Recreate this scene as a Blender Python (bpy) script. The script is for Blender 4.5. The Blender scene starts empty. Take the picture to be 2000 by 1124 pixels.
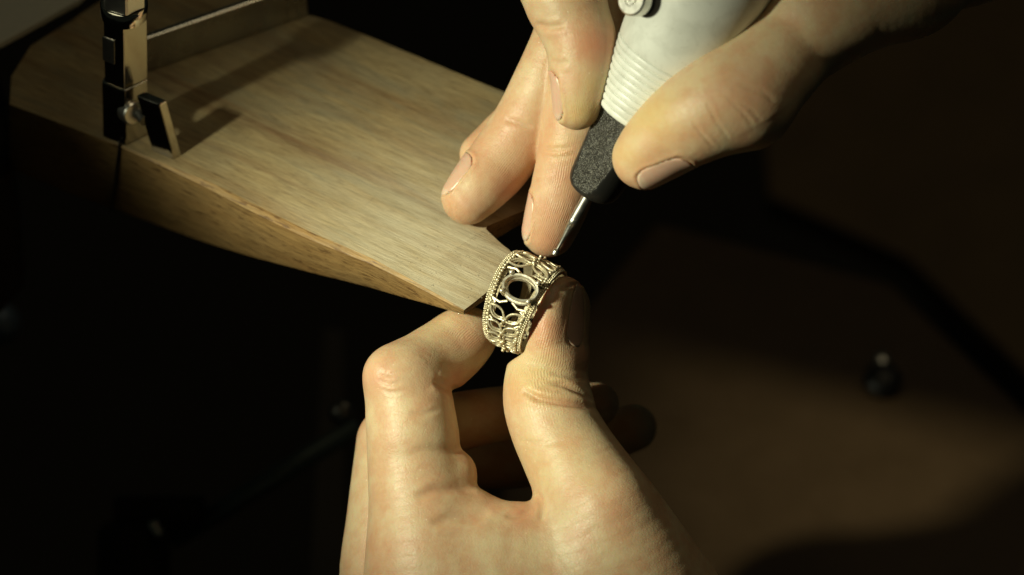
import bpy, bmesh, math, random
import numpy as np
from mathutils import Vector, Matrix
random.seed(7); np.random.seed(7)
S = 0.001                                   # everything is modelled in millimetres, linked in metres
sc = bpy.context.scene
COL = sc.collection

# ------------------------------------------------------------------ camera, world, lamp, exposure
D = 900.0                                   # camera to focus point, mm
KPX = 0.1125                                # mm per photo pixel at the focus distance
TH = math.radians(45)
RX = np.array([1., 0, 0]); UP = np.array([0, math.sin(TH), math.cos(TH)]); TW = np.array([0, -math.cos(TH), math.sin(TH)])
M3 = np.stack([RX, UP, TW], 1)              # camera axes (right, up, toward) to world
def c2w(p): return np.asarray(p, float) @ M3.T
cam = bpy.data.cameras.new('camera'); co = bpy.data.objects.new('camera', cam); COL.objects.link(co)
co.location = Vector(TW * D * S)
co.rotation_euler = (TH, 0, 0)
cam.sensor_width = 36; cam.lens = 36 * D / (2000 * KPX)
cam.clip_start = 0.02; cam.clip_end = 20
cam.dof.use_dof = True; cam.dof.focus_distance = (D - 5) * S; cam.dof.aperture_fstop = 9.0
sc.camera = co
w = bpy.data.worlds.new('World'); sc.world = w; w.use_nodes = True
w.node_tree.nodes['Background'].inputs[0].default_value = (0.50, 0.60, 0.44, 1)
w.node_tree.nodes['Background'].inputs[1].default_value = 0.014
LD = np.array([-0.715, 0.15, 0.68]); LD /= np.linalg.norm(LD)
LDW = c2w(LD)
def pc(px, py, d=0.0):                       # photo pixel and height towards the camera -> camera-axes point, mm
    s = (D - d) / D
    return np.array([(px - 1000) * KPX * s, (562 - py) * KPX * s, d])
def P(px, py, d=0.0): return c2w(pc(px, py, d))
def ground(px, py, z=0.0):                   # photo pixel -> world point on the level z
    a = c2w([0, 0, D]); r = c2w(pc(px, py, 0)) - a
    return a + r * (z - a[2]) / r[2]
lt = bpy.data.lights.new('bench_lamp', 'SPOT'); lo = bpy.data.objects.new('bench_lamp', lt); COL.objects.link(lo)
aim = P(1035, 530, 0); lp = aim + LDW * 520
lo.location = Vector(lp * S)
lo.rotation_euler = Vector(-LDW).to_track_quat('-Z', 'Y').to_euler()
lt.energy = 17; lt.color = (0.99, 0.98, 0.70); lt.spot_size = math.radians(23); lt.spot_blend = 1.0; lt.shadow_soft_size = 0.018
rl = bpy.data.lights.new('fill_light', 'AREA'); ro = bpy.data.objects.new('fill_light', rl); COL.objects.link(ro)   # added unseen fill lamp, high at the right, lifts tray and dark sides
ro.location = (0.30, 0.20, 1.05); ro.rotation_euler = (Vector((0.05, 0, -0.1)) - Vector(ro.location)).to_track_quat('-Z', 'Y').to_euler()
rl.shape = 'DISK'; rl.size = 0.35; rl.energy = 0.75; rl.color = (1.0, 0.82, 0.50)
sc.view_settings.view_transform = 'Standard'; sc.view_settings.look = 'None'
sc.view_settings.exposure = 0; sc.view_settings.gamma = 1
sc.cycles.use_denoising = True
sc.cycles.max_bounces = 6
sc.cycles.caustics_reflective = False; sc.cycles.caustics_refractive = False

# ------------------------------------------------------------------ helpers
def tag(o, label=None, cat=None, group=None, kind=None):
    if label: o['label'] = label
    if cat: o['category'] = cat
    if group: o['group'] = group
    if kind: o['kind'] = kind
    return o
def empty(name, loc, label, cat, group=None):
    o = bpy.data.objects.new(name, None); COL.objects.link(o); o.location = Vector(np.asarray(loc) * S)
    o.empty_display_size = 0.01
    return tag(o, label, cat, group)
def mesh_obj(name, verts, faces, m, parent=None, smooth=True, space='w', sharp=None):
    v = np.asarray(verts, float)
    if space == 'c': v = c2w(v)
    off = np.zeros(3)
    if parent is None: off = v.mean(0)
    me = bpy.data.meshes.new(name)
    if parent is not None:
        pl = np.array(parent.matrix_world.translation if False else abs_loc(parent)) / S
        v = v - pl
    else: v = v - off
    me.from_pydata((v * S).tolist(), [], faces if isinstance(faces, list) else faces.tolist())
    me.validate()
    me.materials.append(m)
    if smooth: me.polygons.foreach_set('use_smooth', [True] * len(me.polygons))
    if sharp is not None: me.set_sharp_from_angle(angle=math.radians(sharp))
    o = bpy.data.objects.new(name, me); COL.objects.link(o)
    if parent is not None: o.parent = parent
    else: o.location = Vector(off * S)
    return o
def abs_loc(o):
    l = Vector(o.location)
    while o.parent: o = o.parent; l = l + Vector(o.location)
    return l
def recalc(o):
    bm = bmesh.new(); bm.from_mesh(o.data); bmesh.ops.recalc_face_normals(bm, faces=bm.faces); bm.to_mesh(o.data); bm.free()
    return o
def bevel(o, w_mm, seg=3, ang=30):
    md = o.modifiers.new('bevel', 'BEVEL'); md.width = w_mm * S; md.segments = seg; md.limit_method = 'ANGLE'; md.angle_limit = math.radians(ang)
    md.harden_normals = False
    return o
def prism(poly, z0, z1):                     # poly: world xy list; z0,z1 numbers or lists
    n = len(poly); z0 = [z0] * n if np.isscalar(z0) else z0; z1 = [z1] * n if np.isscalar(z1) else z1
    v = [(p[0], p[1], a) for p, a in zip(poly, z0)] + [(p[0], p[1], b) for p, b in zip(poly, z1)]
    f = [list(range(n))[::-1], list(range(n, 2 * n))] + [[i, (i + 1) % n, n + (i + 1) % n, n + i] for i in range(n)]
    return v, f
def frame(a):
    a = np.asarray(a, float); a = a / np.linalg.norm(a)
    h = np.array([0, 0, 1.]) if abs(a[2]) < .9 else np.array([1., 0, 0])
    x = np.cross(h, a); x /= np.linalg.norm(x); return x, np.cross(a, x), a
def lathe(prof, origin, axis, n=48, caps=True, xdir=None):   # prof: (t, r)
    x, y, a = frame(axis)
    if xdir is not None:
        x = np.asarray(xdir, float); x = x - a * x.dot(a); x /= np.linalg.norm(x); y = np.cross(a, x)
    th = np.linspace(0, 2 * math.pi, n, endpoint=False)
    V = []; 
    for t, r in prof: V += [origin + a * t + r * (x * math.cos(q) + y * math.sin(q)) for q in th]
    F = []
    for i in range(len(prof) - 1):
        for j in range(n):
            k = (j + 1) % n; F.append([i * n + j, i * n + k, (i + 1) * n + k, (i + 1) * n + j])
    if caps: F.append(list(range(n))[::-1]); F.append([(len(prof) - 1) * n + j for j in range(n)])
    return V, F
def tube(pts, r, n=8, closed=False, flat=1.0, up=None):
    pts = [np.asarray(p, float) for p in pts]; m = len(pts); V = []; F = []
    for i, p in enumerate(pts):
        a = pts[(i + 1) % m] - pts[i - 1] if closed else pts[min(i + 1, m - 1)] - pts[max(i - 1, 0)]
        a = a / np.linalg.norm(a)
        u = (up[i] if up is not None else np.array([.13, .27, .95])); u = u - a * u.dot(a); u /= np.linalg.norm(u)
        b = np.cross(a, u); rr = r[i] if not np.isscalar(r) else r
        for j in range(n):
            q = 2 * math.pi * j / n; V.append(p + rr * (b * math.cos(q) * flat + u * math.sin(q)))
    for i in range(m if closed else m - 1):
        i2 = (i + 1) % m
        for j in range(n):
            k = (j + 1) % n; F.append([i * n + j, i * n + k, i2 * n + k, i2 * n + j])
    if not closed: F.append(list(range(n))[::-1]); F.append([(m - 1) * n + j for j in range(n)])
    return V, F
def join(parts):
    V = []; F = []
    for v, f in parts:
        o = len(V); V += list(v); F += [[i + o for i in q] for q in f]
    return V, F
def ball(c, r, seg=8, rings=5, sq=(1, 1, 1)):
    V = [np.array(c) + np.array([0, 0, r * sq[2]])]
    for i in range(1, rings):
        a = math.pi * i / rings
        for j in range(seg):
            b = 2 * math.pi * j / seg; V.append(np.array(c) + r * np.array([math.sin(a) * math.cos(b) * sq[0], math.sin(a) * math.sin(b) * sq[1], math.cos(a) * sq[2]]))
    V.append(np.array(c) - np.array([0, 0, r * sq[2]])); F = []
    for j in range(seg): F.append([0, 1 + j, 1 + (j + 1) % seg])
    for i in range(rings - 2):
        for j in range(seg):
            k = (j + 1) % seg; F.append([1 + i * seg + j, 1 + (i + 1) * seg + j, 1 + (i + 1) * seg + k, 1 + i * seg + k])
    b = 1 + (rings - 2) * seg; e = len(V) - 1
    for j in range(seg): F.append([b + j, e, b + (j + 1) % seg])
    return V, F

# ------------------------------------------------------------------ materials
class NT:
    def __init__(s, name):
        s.m = bpy.data.materials.new(name); s.m.use_nodes = True; s.t = s.m.node_tree; s.b = s.t.nodes['Principled BSDF']
    def n(s, typ, **kw):
        nd = s.t.nodes.new(typ)
        for k, v in kw.items():
            if k in nd.inputs: nd.inputs[k].default_value = v
            else: setattr(nd, k, v)
        return nd
    def l(s, a, b): s.t.links.new(a, b)
    def coord(s, scale, rz=0.0):             # object coordinates in mm, turned about z, then scaled
        tc = s.n('ShaderNodeTexCoord'); mp = s.n('ShaderNodeMapping'); mp2 = s.n('ShaderNodeMapping')
        mp.inputs['Scale'].default_value = (1000,) * 3; mp.inputs['Rotation'].default_value = (0, 0, rz)
        s.l(tc.outputs['Object'], mp.inputs[0]); s.l(mp.outputs[0], mp2.inputs[0]); mp2.inputs['Scale'].default_value = scale
        return mp2.outputs[0]
    def noise(s, vec, scale=1, detail=4, rough=.5, dist=0):
        nd = s.n('ShaderNodeTexNoise'); nd.inputs['Scale'].default_value = scale; nd.inputs['Detail'].default_value = detail
        nd.inputs['Roughness'].default_value = rough; nd.inputs['Distortion'].default_value = dist
        s.l(vec, nd.inputs['Vector']); return nd.outputs['Fac']
    def ramp(s, fac, stops):
        r = s.n('ShaderNodeValToRGB'); e = r.color_ramp.elements
        while len(e) < len(stops): e.new(.5)
        for q, (p, c) in zip(e, stops): q.position = p; q.color = (*c, 1) if len(c) == 3 else c
        s.l(fac, r.inputs[0]); return r.outputs[0]
    def mix(s, fac, a, b, mode='MIX'):
        x = s.n('ShaderNodeMix', data_type='RGBA', blend_type=mode)
        for i, v in ((0, fac), (6, a), (7, b)):
            if hasattr(v, 'is_linked') or hasattr(v, 'links'): s.l(v, x.inputs[i])
            else: x.inputs[i].default_value = v if i == 0 else (*v, 1)
        return x.outputs[2]
    def math(s, op, a, b=0.0):
        x = s.n('ShaderNodeMath', operation=op)
        for i, v in ((0, a), (1, b)):
            if hasattr(v, 'links'): s.l(v, x.inputs[i])
            else: x.inputs[i].default_value = v
        return x.outputs[0]
    def bump(s, h, dist_mm, strength=1.0, prev=None):
        b = s.n('ShaderNodeBump'); b.inputs['Distance'].default_value = dist_mm * S; b.inputs['Strength'].default_value = strength
        s.l(h, b.inputs['Height'])
        if prev is not None: s.l(prev, b.inputs['Normal'])
        return b.outputs[0]
    def set(s, **kw):
        for k, v in kw.items():
            i = s.b.inputs[k.replace('_', ' ')]
            if hasattr(v, 'links'): s.l(v, i)
            else: i.default_value = (*v, 1) if isinstance(v, tuple) and len(v) == 3 and i.type == 'RGBA' else v
        return s.m

def simple(name, col, rough=.5, metal=0.0, noise=0.0, bump=0.0, scale=.6):
    t = NT(name); v = t.coord((1, 1, 1)); f = t.noise(v, scale, 5, .6)
    c = t.mix(f, tuple(x * (1 - noise) for x in col), tuple(min(1, x * (1 + noise)) for x in col))
    t.set(Base_Color=c, Roughness=rough, Metallic=metal)
    t.l(t.math('MULTIPLY_ADD', f, .15) if False else t.math('ADD', t.math('MULTIPLY', f, .18), rough - .09), t.b.inputs['Roughness'])
    if bump: t.l(t.bump(t.noise(v, scale * 4, 4, .6), bump), t.b.inputs['Normal'])
    return t.m

gA = ground(235, 285); gB = ground(900, 600)
GA = math.atan2(gB[1] - gA[1], gB[0] - gA[0])            # grain direction of the bench pin
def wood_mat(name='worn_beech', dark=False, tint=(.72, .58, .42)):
    t = NT(name); v = t.coord((1, 1, 1), -GA)
    def st(sx, sy, sz):
        m = t.n('ShaderNodeMapping'); m.inputs['Scale'].default_value = (sx, sy, sz); t.l(v, m.inputs[0]); return m.outputs[0]
    big = t.noise(st(.010, .085, .085), 1, 4, .55, .6)
    mid = t.noise(st(.035, .55, .55), 1, 5, .6, .4)
    fine = t.noise(st(.14, 3.2, 3.2), 1, 4, .65)
    blot = t.noise(st(.05, .09, .09), 1, 5, .6)
    c = t.ramp(big, [(.30, (.30, .195, .085)), (.43, (.39, .29, .145)), (.56, (.46, .36, .19)), (.68, (.35, .25, .115))])
    c = t.mix(t.math('MULTIPLY', t.ramp(mid, [(.32, (1, 1, 1)), (.55, (0, 0, 0))]), .22), c, (.25, .155, .07))
    grime = t.ramp(blot, [(.45, (0, 0, 0)), (.66, (1, 1, 1))])
    c = t.mix(t.math('MULTIPLY', grime, .35), c, (.33, .29, .19))
    # short dark rays of the beech
    nick = t.ramp(t.noise(st(1.6, .02, .02), 1, 1, .4), [(.70, (0, 0, 0)), (.74, (1, 1, 1))])
    nick = t.math('MULTIPLY', nick, t.ramp(t.noise(st(.04, .3, .3), 1, 3), [(.5, (0, 0, 0)), (.58, (1, 1, 1))]))
    c = t.mix(t.math('MULTIPLY', nick, .30), c, (.12, .09, .05))
    flk = t.ramp(t.noise(st(.24, 1.5, 1.5), 1, 2, .5), [(.585, (0, 0, 0)), (.66, (1, 1, 1))])
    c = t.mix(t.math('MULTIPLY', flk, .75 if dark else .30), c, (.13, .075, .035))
    sx = t.n('ShaderNodeSeparateXYZ'); t.l(v, sx.inputs[0]); wob = t.noise(st(.012, .02, .02), 1, 3)
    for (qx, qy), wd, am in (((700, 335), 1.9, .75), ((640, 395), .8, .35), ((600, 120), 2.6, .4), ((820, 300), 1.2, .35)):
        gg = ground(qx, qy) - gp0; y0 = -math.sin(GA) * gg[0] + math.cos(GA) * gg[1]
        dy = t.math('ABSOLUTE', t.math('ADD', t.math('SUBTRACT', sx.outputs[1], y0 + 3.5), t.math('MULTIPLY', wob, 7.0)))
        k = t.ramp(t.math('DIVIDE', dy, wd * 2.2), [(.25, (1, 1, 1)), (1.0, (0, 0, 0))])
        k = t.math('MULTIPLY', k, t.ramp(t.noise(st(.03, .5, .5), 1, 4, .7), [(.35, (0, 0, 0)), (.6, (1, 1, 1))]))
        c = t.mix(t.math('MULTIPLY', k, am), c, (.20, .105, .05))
    fs = t.ramp(fine, [(.32, (.55, .54, .52)), (.60, (1.10, 1.10, 1.10))])
    c = t.mix(1.0, c, fs, 'MULTIPLY')
    gr = t.ramp(t.noise(st(.02, .16, .16), 1, 5, .7, 1.0), [(.50, (0, 0, 0)), (.60, (1, 1, 1))])
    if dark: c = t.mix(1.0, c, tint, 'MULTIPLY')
    else:
        c = t.mix(t.math('MULTIPLY', gr, .40), c, (.24, .225, .155))
        # bright sheen at the end by the notch, put into the wood colour
        tc = t.n('ShaderNodeTexCoord'); dn = t.n('ShaderNodeVectorMath', operation='DISTANCE'); t.l(tc.outputs['Object'], dn.inputs[0])
        dn.inputs[1].default_value = tuple((ground(880, 515) - gp0) * S)
        sheen = t.ramp(dn.outputs['Value'], [(.004, (1, 1, 1)), (.050, (0, 0, 0))])
        sheen = t.math('MULTIPLY', sheen, t.ramp(t.noise(st(.05, .3, .3), 1, 5, .7), [(.30, (.25, .25, .25)), (.60, (1, 1, 1))]))
        c = t.mix(t.math('MULTIPLY', sheen, .75), c, (.66, .60, .44))
    n1 = t.bump(fine, .18, .9); n2 = t.bump(mid, .25, .6, n1); n3 = t.bump(t.noise(st(.5, .9, .9), 1, 5, .7), .12, .5, n2)
    r = t.math('ADD', t.math('MULTIPLY', fine, .30), .36)
    return t.set(Base_Color=c, Roughness=r, Normal=n3, Specular_IOR_Level=.45)

def skin_mat(name='skin', base=(.61, .475, .295)):
    t = NT(name); v = t.coord((1, 1, 1))
    red = t.n('ShaderNodeAttribute', attribute_name='red').outputs['Fac']
    yel = t.n('ShaderNodeAttribute', attribute_name='callus').outputs['Fac']
    rdg = t.n('ShaderNodeAttribute', attribute_name='ridge').outputs['Fac']
    fc = t.n('ShaderNodeAttribute', attribute_name='fcoord')
    mot = t.noise(v, .16, 4, .6); mo2 = t.noise(v, .8, 4, .65)
    c = t.mix(t.ramp(mot, [(.38, (0, 0, 0)), (.60, (1, 1, 1))]), base, tuple(x * k for x, k in zip(base, (.93, .76, .72))))
    c = t.mix(t.math('MULTIPLY', t.ramp(mo2, [(.45, (0, 0, 0)), (.7, (1, 1, 1))]), .30), c, tuple(x * k for x, k in zip(base, (1.04, 1.05, 1.03))))
    c = t.mix(red, c, (.56, .235, .135))
    c = t.mix(yel, c, (.66, .50, .20))
    # sparse little dry specks
    vo = t.n('ShaderNodeTexVoronoi', feature='F1'); vo.inputs['Scale'].default_value = .55; t.l(v, vo.inputs['Vector'])
    sp = t.math('LESS_THAN', vo.outputs['Distance'], .085)
    sel = t.math('GREATER_THAN', t.noise(v, .23, 2), .56)
    c = t.mix(t.math('MULTIPLY', t.math('MULTIPLY', sp, sel), .55), c, (.86, .74, .55))
    # friction ridges and fine cross wrinkles, in finger coordinates (mm along / mm around)
    m = t.n('ShaderNodeMapping'); m.inputs['Scale'].default_value = (1, 1, 1); t.l(fc.outputs['Vector'], m.inputs[0])
    wv = t.n('ShaderNodeTexWave', wave_type='BANDS', bands_direction='Y'); wv.inputs['Scale'].default_value = .62
    wv.inputs['Distortion'].default_value = 6.5; wv.inputs['Detail'].default_value = 3; wv.inputs['Detail Scale'].default_value = .22
    t.l(m.outputs[0], wv.inputs['Vector'])
    m2 = t.n('ShaderNodeMapping'); m2.inputs['Scale'].default_value = (2.6, .55, 1); t.l(fc.outputs['Vector'], m2.inputs[0])
    wr = t.noise(m2.outputs[0], 1, 4, .6)
    cell = t.n('ShaderNodeTexVoronoi', feature='DISTANCE_TO_EDGE'); cell.inputs['Scale'].default_value = 1.5; t.l(v, cell.inputs['Vector'])
    ce = t.ramp(cell.outputs['Distance'], [(0, (0, 0, 0)), (.22, (1, 1, 1))])
    b1 = t.bump(ce, .025, .7)
    b2 = t.bump(wr, .09, .5, b1)
    b3 = t.bump(t.math('MULTIPLY', t.math('MULTIPLY', wv.outputs['Fac'], rdg), t.ramp(t.noise(v, .5, 4, .7), [(.36, (.1, .1, .1)), (.55, (1, 1, 1))])), .10, .75, b2)
    cr = t.n('ShaderNodeTexVoronoi', feature='DISTANCE_TO_EDGE'); cr.inputs['Scale'].default_value = .42
    dv = t.n('ShaderNodeMapping'); dv.inputs['Scale'].default_value = (1, 1, 1); nz = t.n('ShaderNodeTexNoise'); nz.inputs['Scale'].default_value = .5; t.l(v, nz.inputs['Vector'])
    ad = t.n('ShaderNodeVectorMath', operation='MULTIPLY_ADD'); t.l(nz.outputs['Color'], ad.inputs[0]); ad.inputs[1].default_value = (2.4, 2.4, 2.4); t.l(v, ad.inputs[2]); t.l(ad.outputs[0], cr.inputs['Vector'])
    b35 = t.bump(t.ramp(cr.outputs['Distance'], [(0, (0, 0, 0)), (.12, (1, 1, 1))]), .022, .6, b3)
    b4 = t.bump(t.noise(v, .22, 3, .5), .26, .55, b35)
    r = t.math('ADD', t.math('MULTIPLY', mo2, .22), .34)
    t.set(Base_Color=c, Roughness=r, Normal=b4, Subsurface_Weight=.45, Subsurface_Scale=.0026, Specular_IOR_Level=.42)
    t.b.inputs['Subsurface Radius'].default_value = (1.0, .32, .14)
    return t.m
def nail_mat():
    t = NT('nail'); v = t.coord((1, 1, 1))
    f = t.noise(v, .5, 4)
    at = t.n('ShaderNodeAttribute', attribute_name='tip').outputs['Fac']
    c = t.mix(f, (.60, .36, .26), (.65, .42, .31)); c = t.mix(at, c, (.68, .48, .36))
    t.set(Base_Color=c, Roughness=.30, Subsurface_Weight=.4, Subsurface_Scale=.002, Specular_IOR_Level=.5)
    t.l(t.bump(t.noise(v, 1.5, 3), .05, .5), t.b.inputs['Normal'])
    return t.m
def silver_mat(name, col, rough, sc_=2.0, bmp=.10):
    t = NT(name); v = t.coord((1, 1, 1))
    f = t.noise(v, sc_, 5, .65); g = t.noise(v, .35, 3)
    c = t.mix(t.ramp(f, [(.35, (0, 0, 0)), (.65, (1, 1, 1))]), tuple(x * .72 for x in col), col)
    c = t.mix(t.math('MULTIPLY', t.ramp(g, [(.45, (0, 0, 0)), (.7, (1, 1, 1))]), .35), c, tuple(x * k for x, k in zip(col, (.8, .72, .55))))
    return t.set(Base_Color=c, Roughness=t.math('ADD', t.math('MULTIPLY', f, .3), rough - .15), Metallic=.72, Normal=t.bump(f, bmp, .8))
def grip_mat():
    t = NT('sparkling_black_plastic'); v = t.coord((1, 1, 1))
    vo = t.n('ShaderNodeTexVoronoi'); vo.inputs['Scale'].default_value = 5.5; t.l(v, vo.inputs['Vector'])
    f = t.noise(v, 3.2, 4, .7)
    rnd = t.n('ShaderNodeSeparateColor'); t.l(vo.outputs['Color'], rnd.inputs[0])
    c = t.mix(t.ramp(rnd.outputs[0], [(.62, (0, 0, 0)), (.92, (1, 1, 1))]), (.02, .02, .017), (.24, .235, .20))
    n1 = t.bump(vo.outputs['Distance'], .32, 1.0); n2 = t.bump(f, .22, 1.0, n1)
    return t.set(Base_Color=c, Roughness=.27, Normal=n2, Specular_IOR_Level=1.0)
gp0 = ground(235, 286)
MW = wood_mat(); MWD = wood_mat('shaded_beech_side', True); MWC = wood_mat('worn_edge_beech', True, (1.0, .84, .62)); MS = skin_mat(); MN = nail_mat(); MG = grip_mat()
MR = silver_mat('cast_silver', (.93, .85, .62), .42)
MRb = silver_mat('cleaned_silver', (.95, .90, .74), .34, 1.2, .05)
MRd = silver_mat('recess_shade_silver', (.50, .43, .28), .55)  # for the edge rails: shade of the recess put into a darker silver
def white_body():
    t = NT('scuffed_white_metal'); v = t.coord((1, 1, 1)); a = t.noise(v, .12, 5, .65, .5); b = t.noise(v, .9, 5, .7)
    c = t.mix(t.math('MULTIPLY', t.ramp(a, [(.48, (0, 0, 0)), (.66, (1, 1, 1))]), .45), (.72, .74, .69), (.46, .47, .42))
    c = t.mix(t.math('MULTIPLY', t.ramp(b, [(.60, (0, 0, 0)), (.66, (1, 1, 1))]), .25), c, (.40, .40, .35))
    return t.set(Base_Color=c, Roughness=t.math('ADD', t.math('MULTIPLY', a, .25), .28), Normal=t.bump(b, .02, .8))
MWH = white_body();
MST = simple('steel', (.66, .65, .60), .34, 1.0, .08, .004, .8)
MDK = simple('dark_steel', (.16, .155, .14), .30, .9, .1, .01, .8)
MBLG = simple('smooth_black_plastic', (.010, .010, .009), .42, 0, .2, .03, 2.0)
MBL = simple('black_plastic', (.010, .010, .009), .4, 0, .2)
MPO = simple('polished_steel', (.55, .52, .46), .12, 1.0, .05, .003, .5)
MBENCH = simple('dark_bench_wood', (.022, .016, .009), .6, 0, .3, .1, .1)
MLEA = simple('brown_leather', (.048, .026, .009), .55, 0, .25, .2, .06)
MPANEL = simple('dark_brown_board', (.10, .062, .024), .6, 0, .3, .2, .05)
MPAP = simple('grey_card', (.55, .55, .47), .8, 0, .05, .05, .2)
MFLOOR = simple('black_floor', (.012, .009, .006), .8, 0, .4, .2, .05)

# ------------------------------------------------------------------ surroundings far below and behind
def slab(name, pxs, z, th, m, label=None, cat=None, kind=None, bev=1.0):
    v, f = prism([ground(x, y, z) for x, y in pxs], z - th, z)
    o = recalc(mesh_obj(name, v, f, m, smooth=False)); 
    if bev: bevel(o, bev, 2)
    return tag(o, label, cat, kind=kind)
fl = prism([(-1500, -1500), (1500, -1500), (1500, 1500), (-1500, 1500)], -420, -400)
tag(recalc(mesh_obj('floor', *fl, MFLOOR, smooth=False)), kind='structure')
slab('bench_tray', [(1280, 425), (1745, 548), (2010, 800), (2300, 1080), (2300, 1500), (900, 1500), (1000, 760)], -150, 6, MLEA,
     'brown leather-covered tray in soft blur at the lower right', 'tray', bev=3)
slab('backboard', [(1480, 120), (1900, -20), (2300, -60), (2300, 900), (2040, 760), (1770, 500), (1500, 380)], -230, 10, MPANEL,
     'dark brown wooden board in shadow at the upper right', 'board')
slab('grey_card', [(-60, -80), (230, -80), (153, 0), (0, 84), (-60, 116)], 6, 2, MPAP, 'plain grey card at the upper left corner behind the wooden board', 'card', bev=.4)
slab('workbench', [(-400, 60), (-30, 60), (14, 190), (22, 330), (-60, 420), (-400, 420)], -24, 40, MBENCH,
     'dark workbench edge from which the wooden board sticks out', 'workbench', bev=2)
# knob on the tray
kb = ground(1722, 752, -150); kn = empty('drawer_knob', kb, 'small round black knob on the brown tray, blurred', 'knob')
v, f = lathe([(0, 3.2), (1, 3.2), (1.6, 4.6), (3, 5.2), (4.2, 4.8), (5.2, 3.2), (5.6, .3)], kb, (0.0, -.35, 1), 24)
recalc(mesh_obj('knob_head', v, f, simple('black_gloss', (.003, .003, .003), .45, 0), kn))
v, f = lathe([(0, 1.0), (.8, 2.4), (1.6, 1.0)], kb + np.array([0, 5.0, 3.6]), (0, -.2, 1), 16)
recalc(mesh_obj('screw', v, f, MST, kn))
# post, rod and bracket under the board
v, f = prism([ground(x, y, -170) for x, y in [(632, 640), (672, 645), (672, 1250), (600, 1250)]], -180, -170)
tag(recalc(mesh_obj('batten', v, f, MBENCH, smooth=False)), 'narrow dim brown wooden batten in the dark below the board', 'batten')
v, f = tube([P(335, 1056, -120), P(480, 967, -120), P(700, 832, -120)], 2.6, 16)
tag(recalc(mesh_obj('metal_rod', v, f, simple('dull_rod', (.10, .13, .12), .5, .6), smooth=True)), 'dim blurred grey metal rod slanting up below the board', 'rod')
v, f = lathe([(0, 3.2), (2, 3.2), (3, 2)], P(668, 806, -121), TW, 20)
tag(recalc(mesh_obj('bolt_head', v, f, MDK)), 'blurred small bolt head left of the holding hand', 'bolt')
bk = empty('metal_bracket', P(270, 1080, -110), 'dark metal bracket with a glinting screw at the lower left', 'bracket')
v, f = join([lathe([(0, 9), (12, 9), (14, 7)], P(262, 1130, -115), UP, 20), lathe([(0, 4), (22, 4)], P(225, 1000, -115), RX, 16)])
recalc(mesh_obj('bracket_body', v, f, MFLOOR, bk, sharp=40))
v, f = join([lathe([(0, 1.6), (5, 1.6), (6, 1.2)], P(309, 1060, -108), c2w([-.2, .9, .4]), 16), ball(P(308, 1040, -106), 1.5, 12, 8)])
recalc(mesh_obj('screw', v, f, MPO, bk))
v, f = ball(P(-2, 632, -140), 5.5, 20, 12)
tag(recalc(mesh_obj('steel_ball', v, f, simple('blue_steel', (.12, .16, .22), .45, .5))), 'blurred bluish round fitting at the left edge of the picture', 'fitting')

# ------------------------------------------------------------------ bench pin (wooden board with a notch)
Zf = lambda top, bot, px: -(bot - top) * KPX * 1.03 / math.cos(TH)
front = [(18, 206, 326), (60, 222, 347), (130, 248, 376), (230, 285, 412), (311, 323, 441), (364, 348, 461), (417, 374, 479),
         (485, 410, 500), (545, 440, 516), (605, 468, 532), (666, 493, 547), (727, 517, 563), (798, 552, 584), (884, 597, 606), (906, 607, 615)]
cham = [2, 2, 2, 3, 6, 9, 13, 14, 14, 13, 12, 10, 7, 4, 1]
tb = [((x, y), Zf(y, b, x)) for x, y, b in front]
rest = [((930, 588), -1.7), ((952, 570), -2), ((978, 532), -2), ((1003, 497), -2.2), ((993, 487), -2.6), ((981, 478), -3.2), ((972, 470), -3.7),
        ((963, 461), -4.2), ((955, 454), -4.6), ((949, 447), -5), ((952, 442), -5.3), ((975, 432), -5), ((1010, 417), -4.2), ((1042, 404), -3.6), ((1085, 386), -3), ((1102, 372), -2.8),
        ((1104, 330), -3.4), ((1090, 262), -4), ((1050, 212), -5), ((1000, 187), -6), ((880, 138), -9), ((760, 88), -12), ((640, 40), -15),
        ((615, 33), -15.5), ((588, 27), -16), ((560, 20), -17), ((440, -40), -20), ((200, 0), -20), ((60, 90), -20), ((22, 150), -20)]
tb += rest
gp = [ground(*p) for p, _ in tb]
brd = empty('bench_pin', gp0, 'long tapering wooden board with a notched tip, lying under the ring', 'bench pin')
NB = len(gp); v = []
for i, (p, z) in enumerate(tb):                           # lower edge, cut back under the board at the front
    v.append(ground(front[i][0], front[i][2], z * (1.45 if i < 13 else 1.1)) if i < len(front) else np.array([gp[i][0], gp[i][1], z]))
for i, (p, z) in enumerate(tb): v.append(ground(p[0], p[1], -.55 if 3 < i < len(front) - 2 else -.30) if i < len(front) else gp[i] + np.array([0, 0, -.30]))
for i, (p, z) in enumerate(tb): v.append(ground(p[0] + cham[i] * .4, p[1] - cham[i]) if i < len(front) else gp[i])
f = [list(range(NB))[::-1], list(range(2 * NB, 3 * NB))] + [[k * NB + i, k * NB + (i + 1) % NB, (k + 1) * NB + (i + 1) % NB, (k + 1) * NB + i] for k in (0, 1) for i in range(NB)]
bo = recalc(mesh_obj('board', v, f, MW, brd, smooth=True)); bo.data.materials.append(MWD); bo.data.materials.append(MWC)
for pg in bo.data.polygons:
    if abs(pg.normal.z) < .6: pg.material_index = 1  # side faces: shade put into a darker wood colour
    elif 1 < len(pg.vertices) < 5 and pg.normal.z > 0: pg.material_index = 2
bevel(bo, .35, 2, 20)
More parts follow.
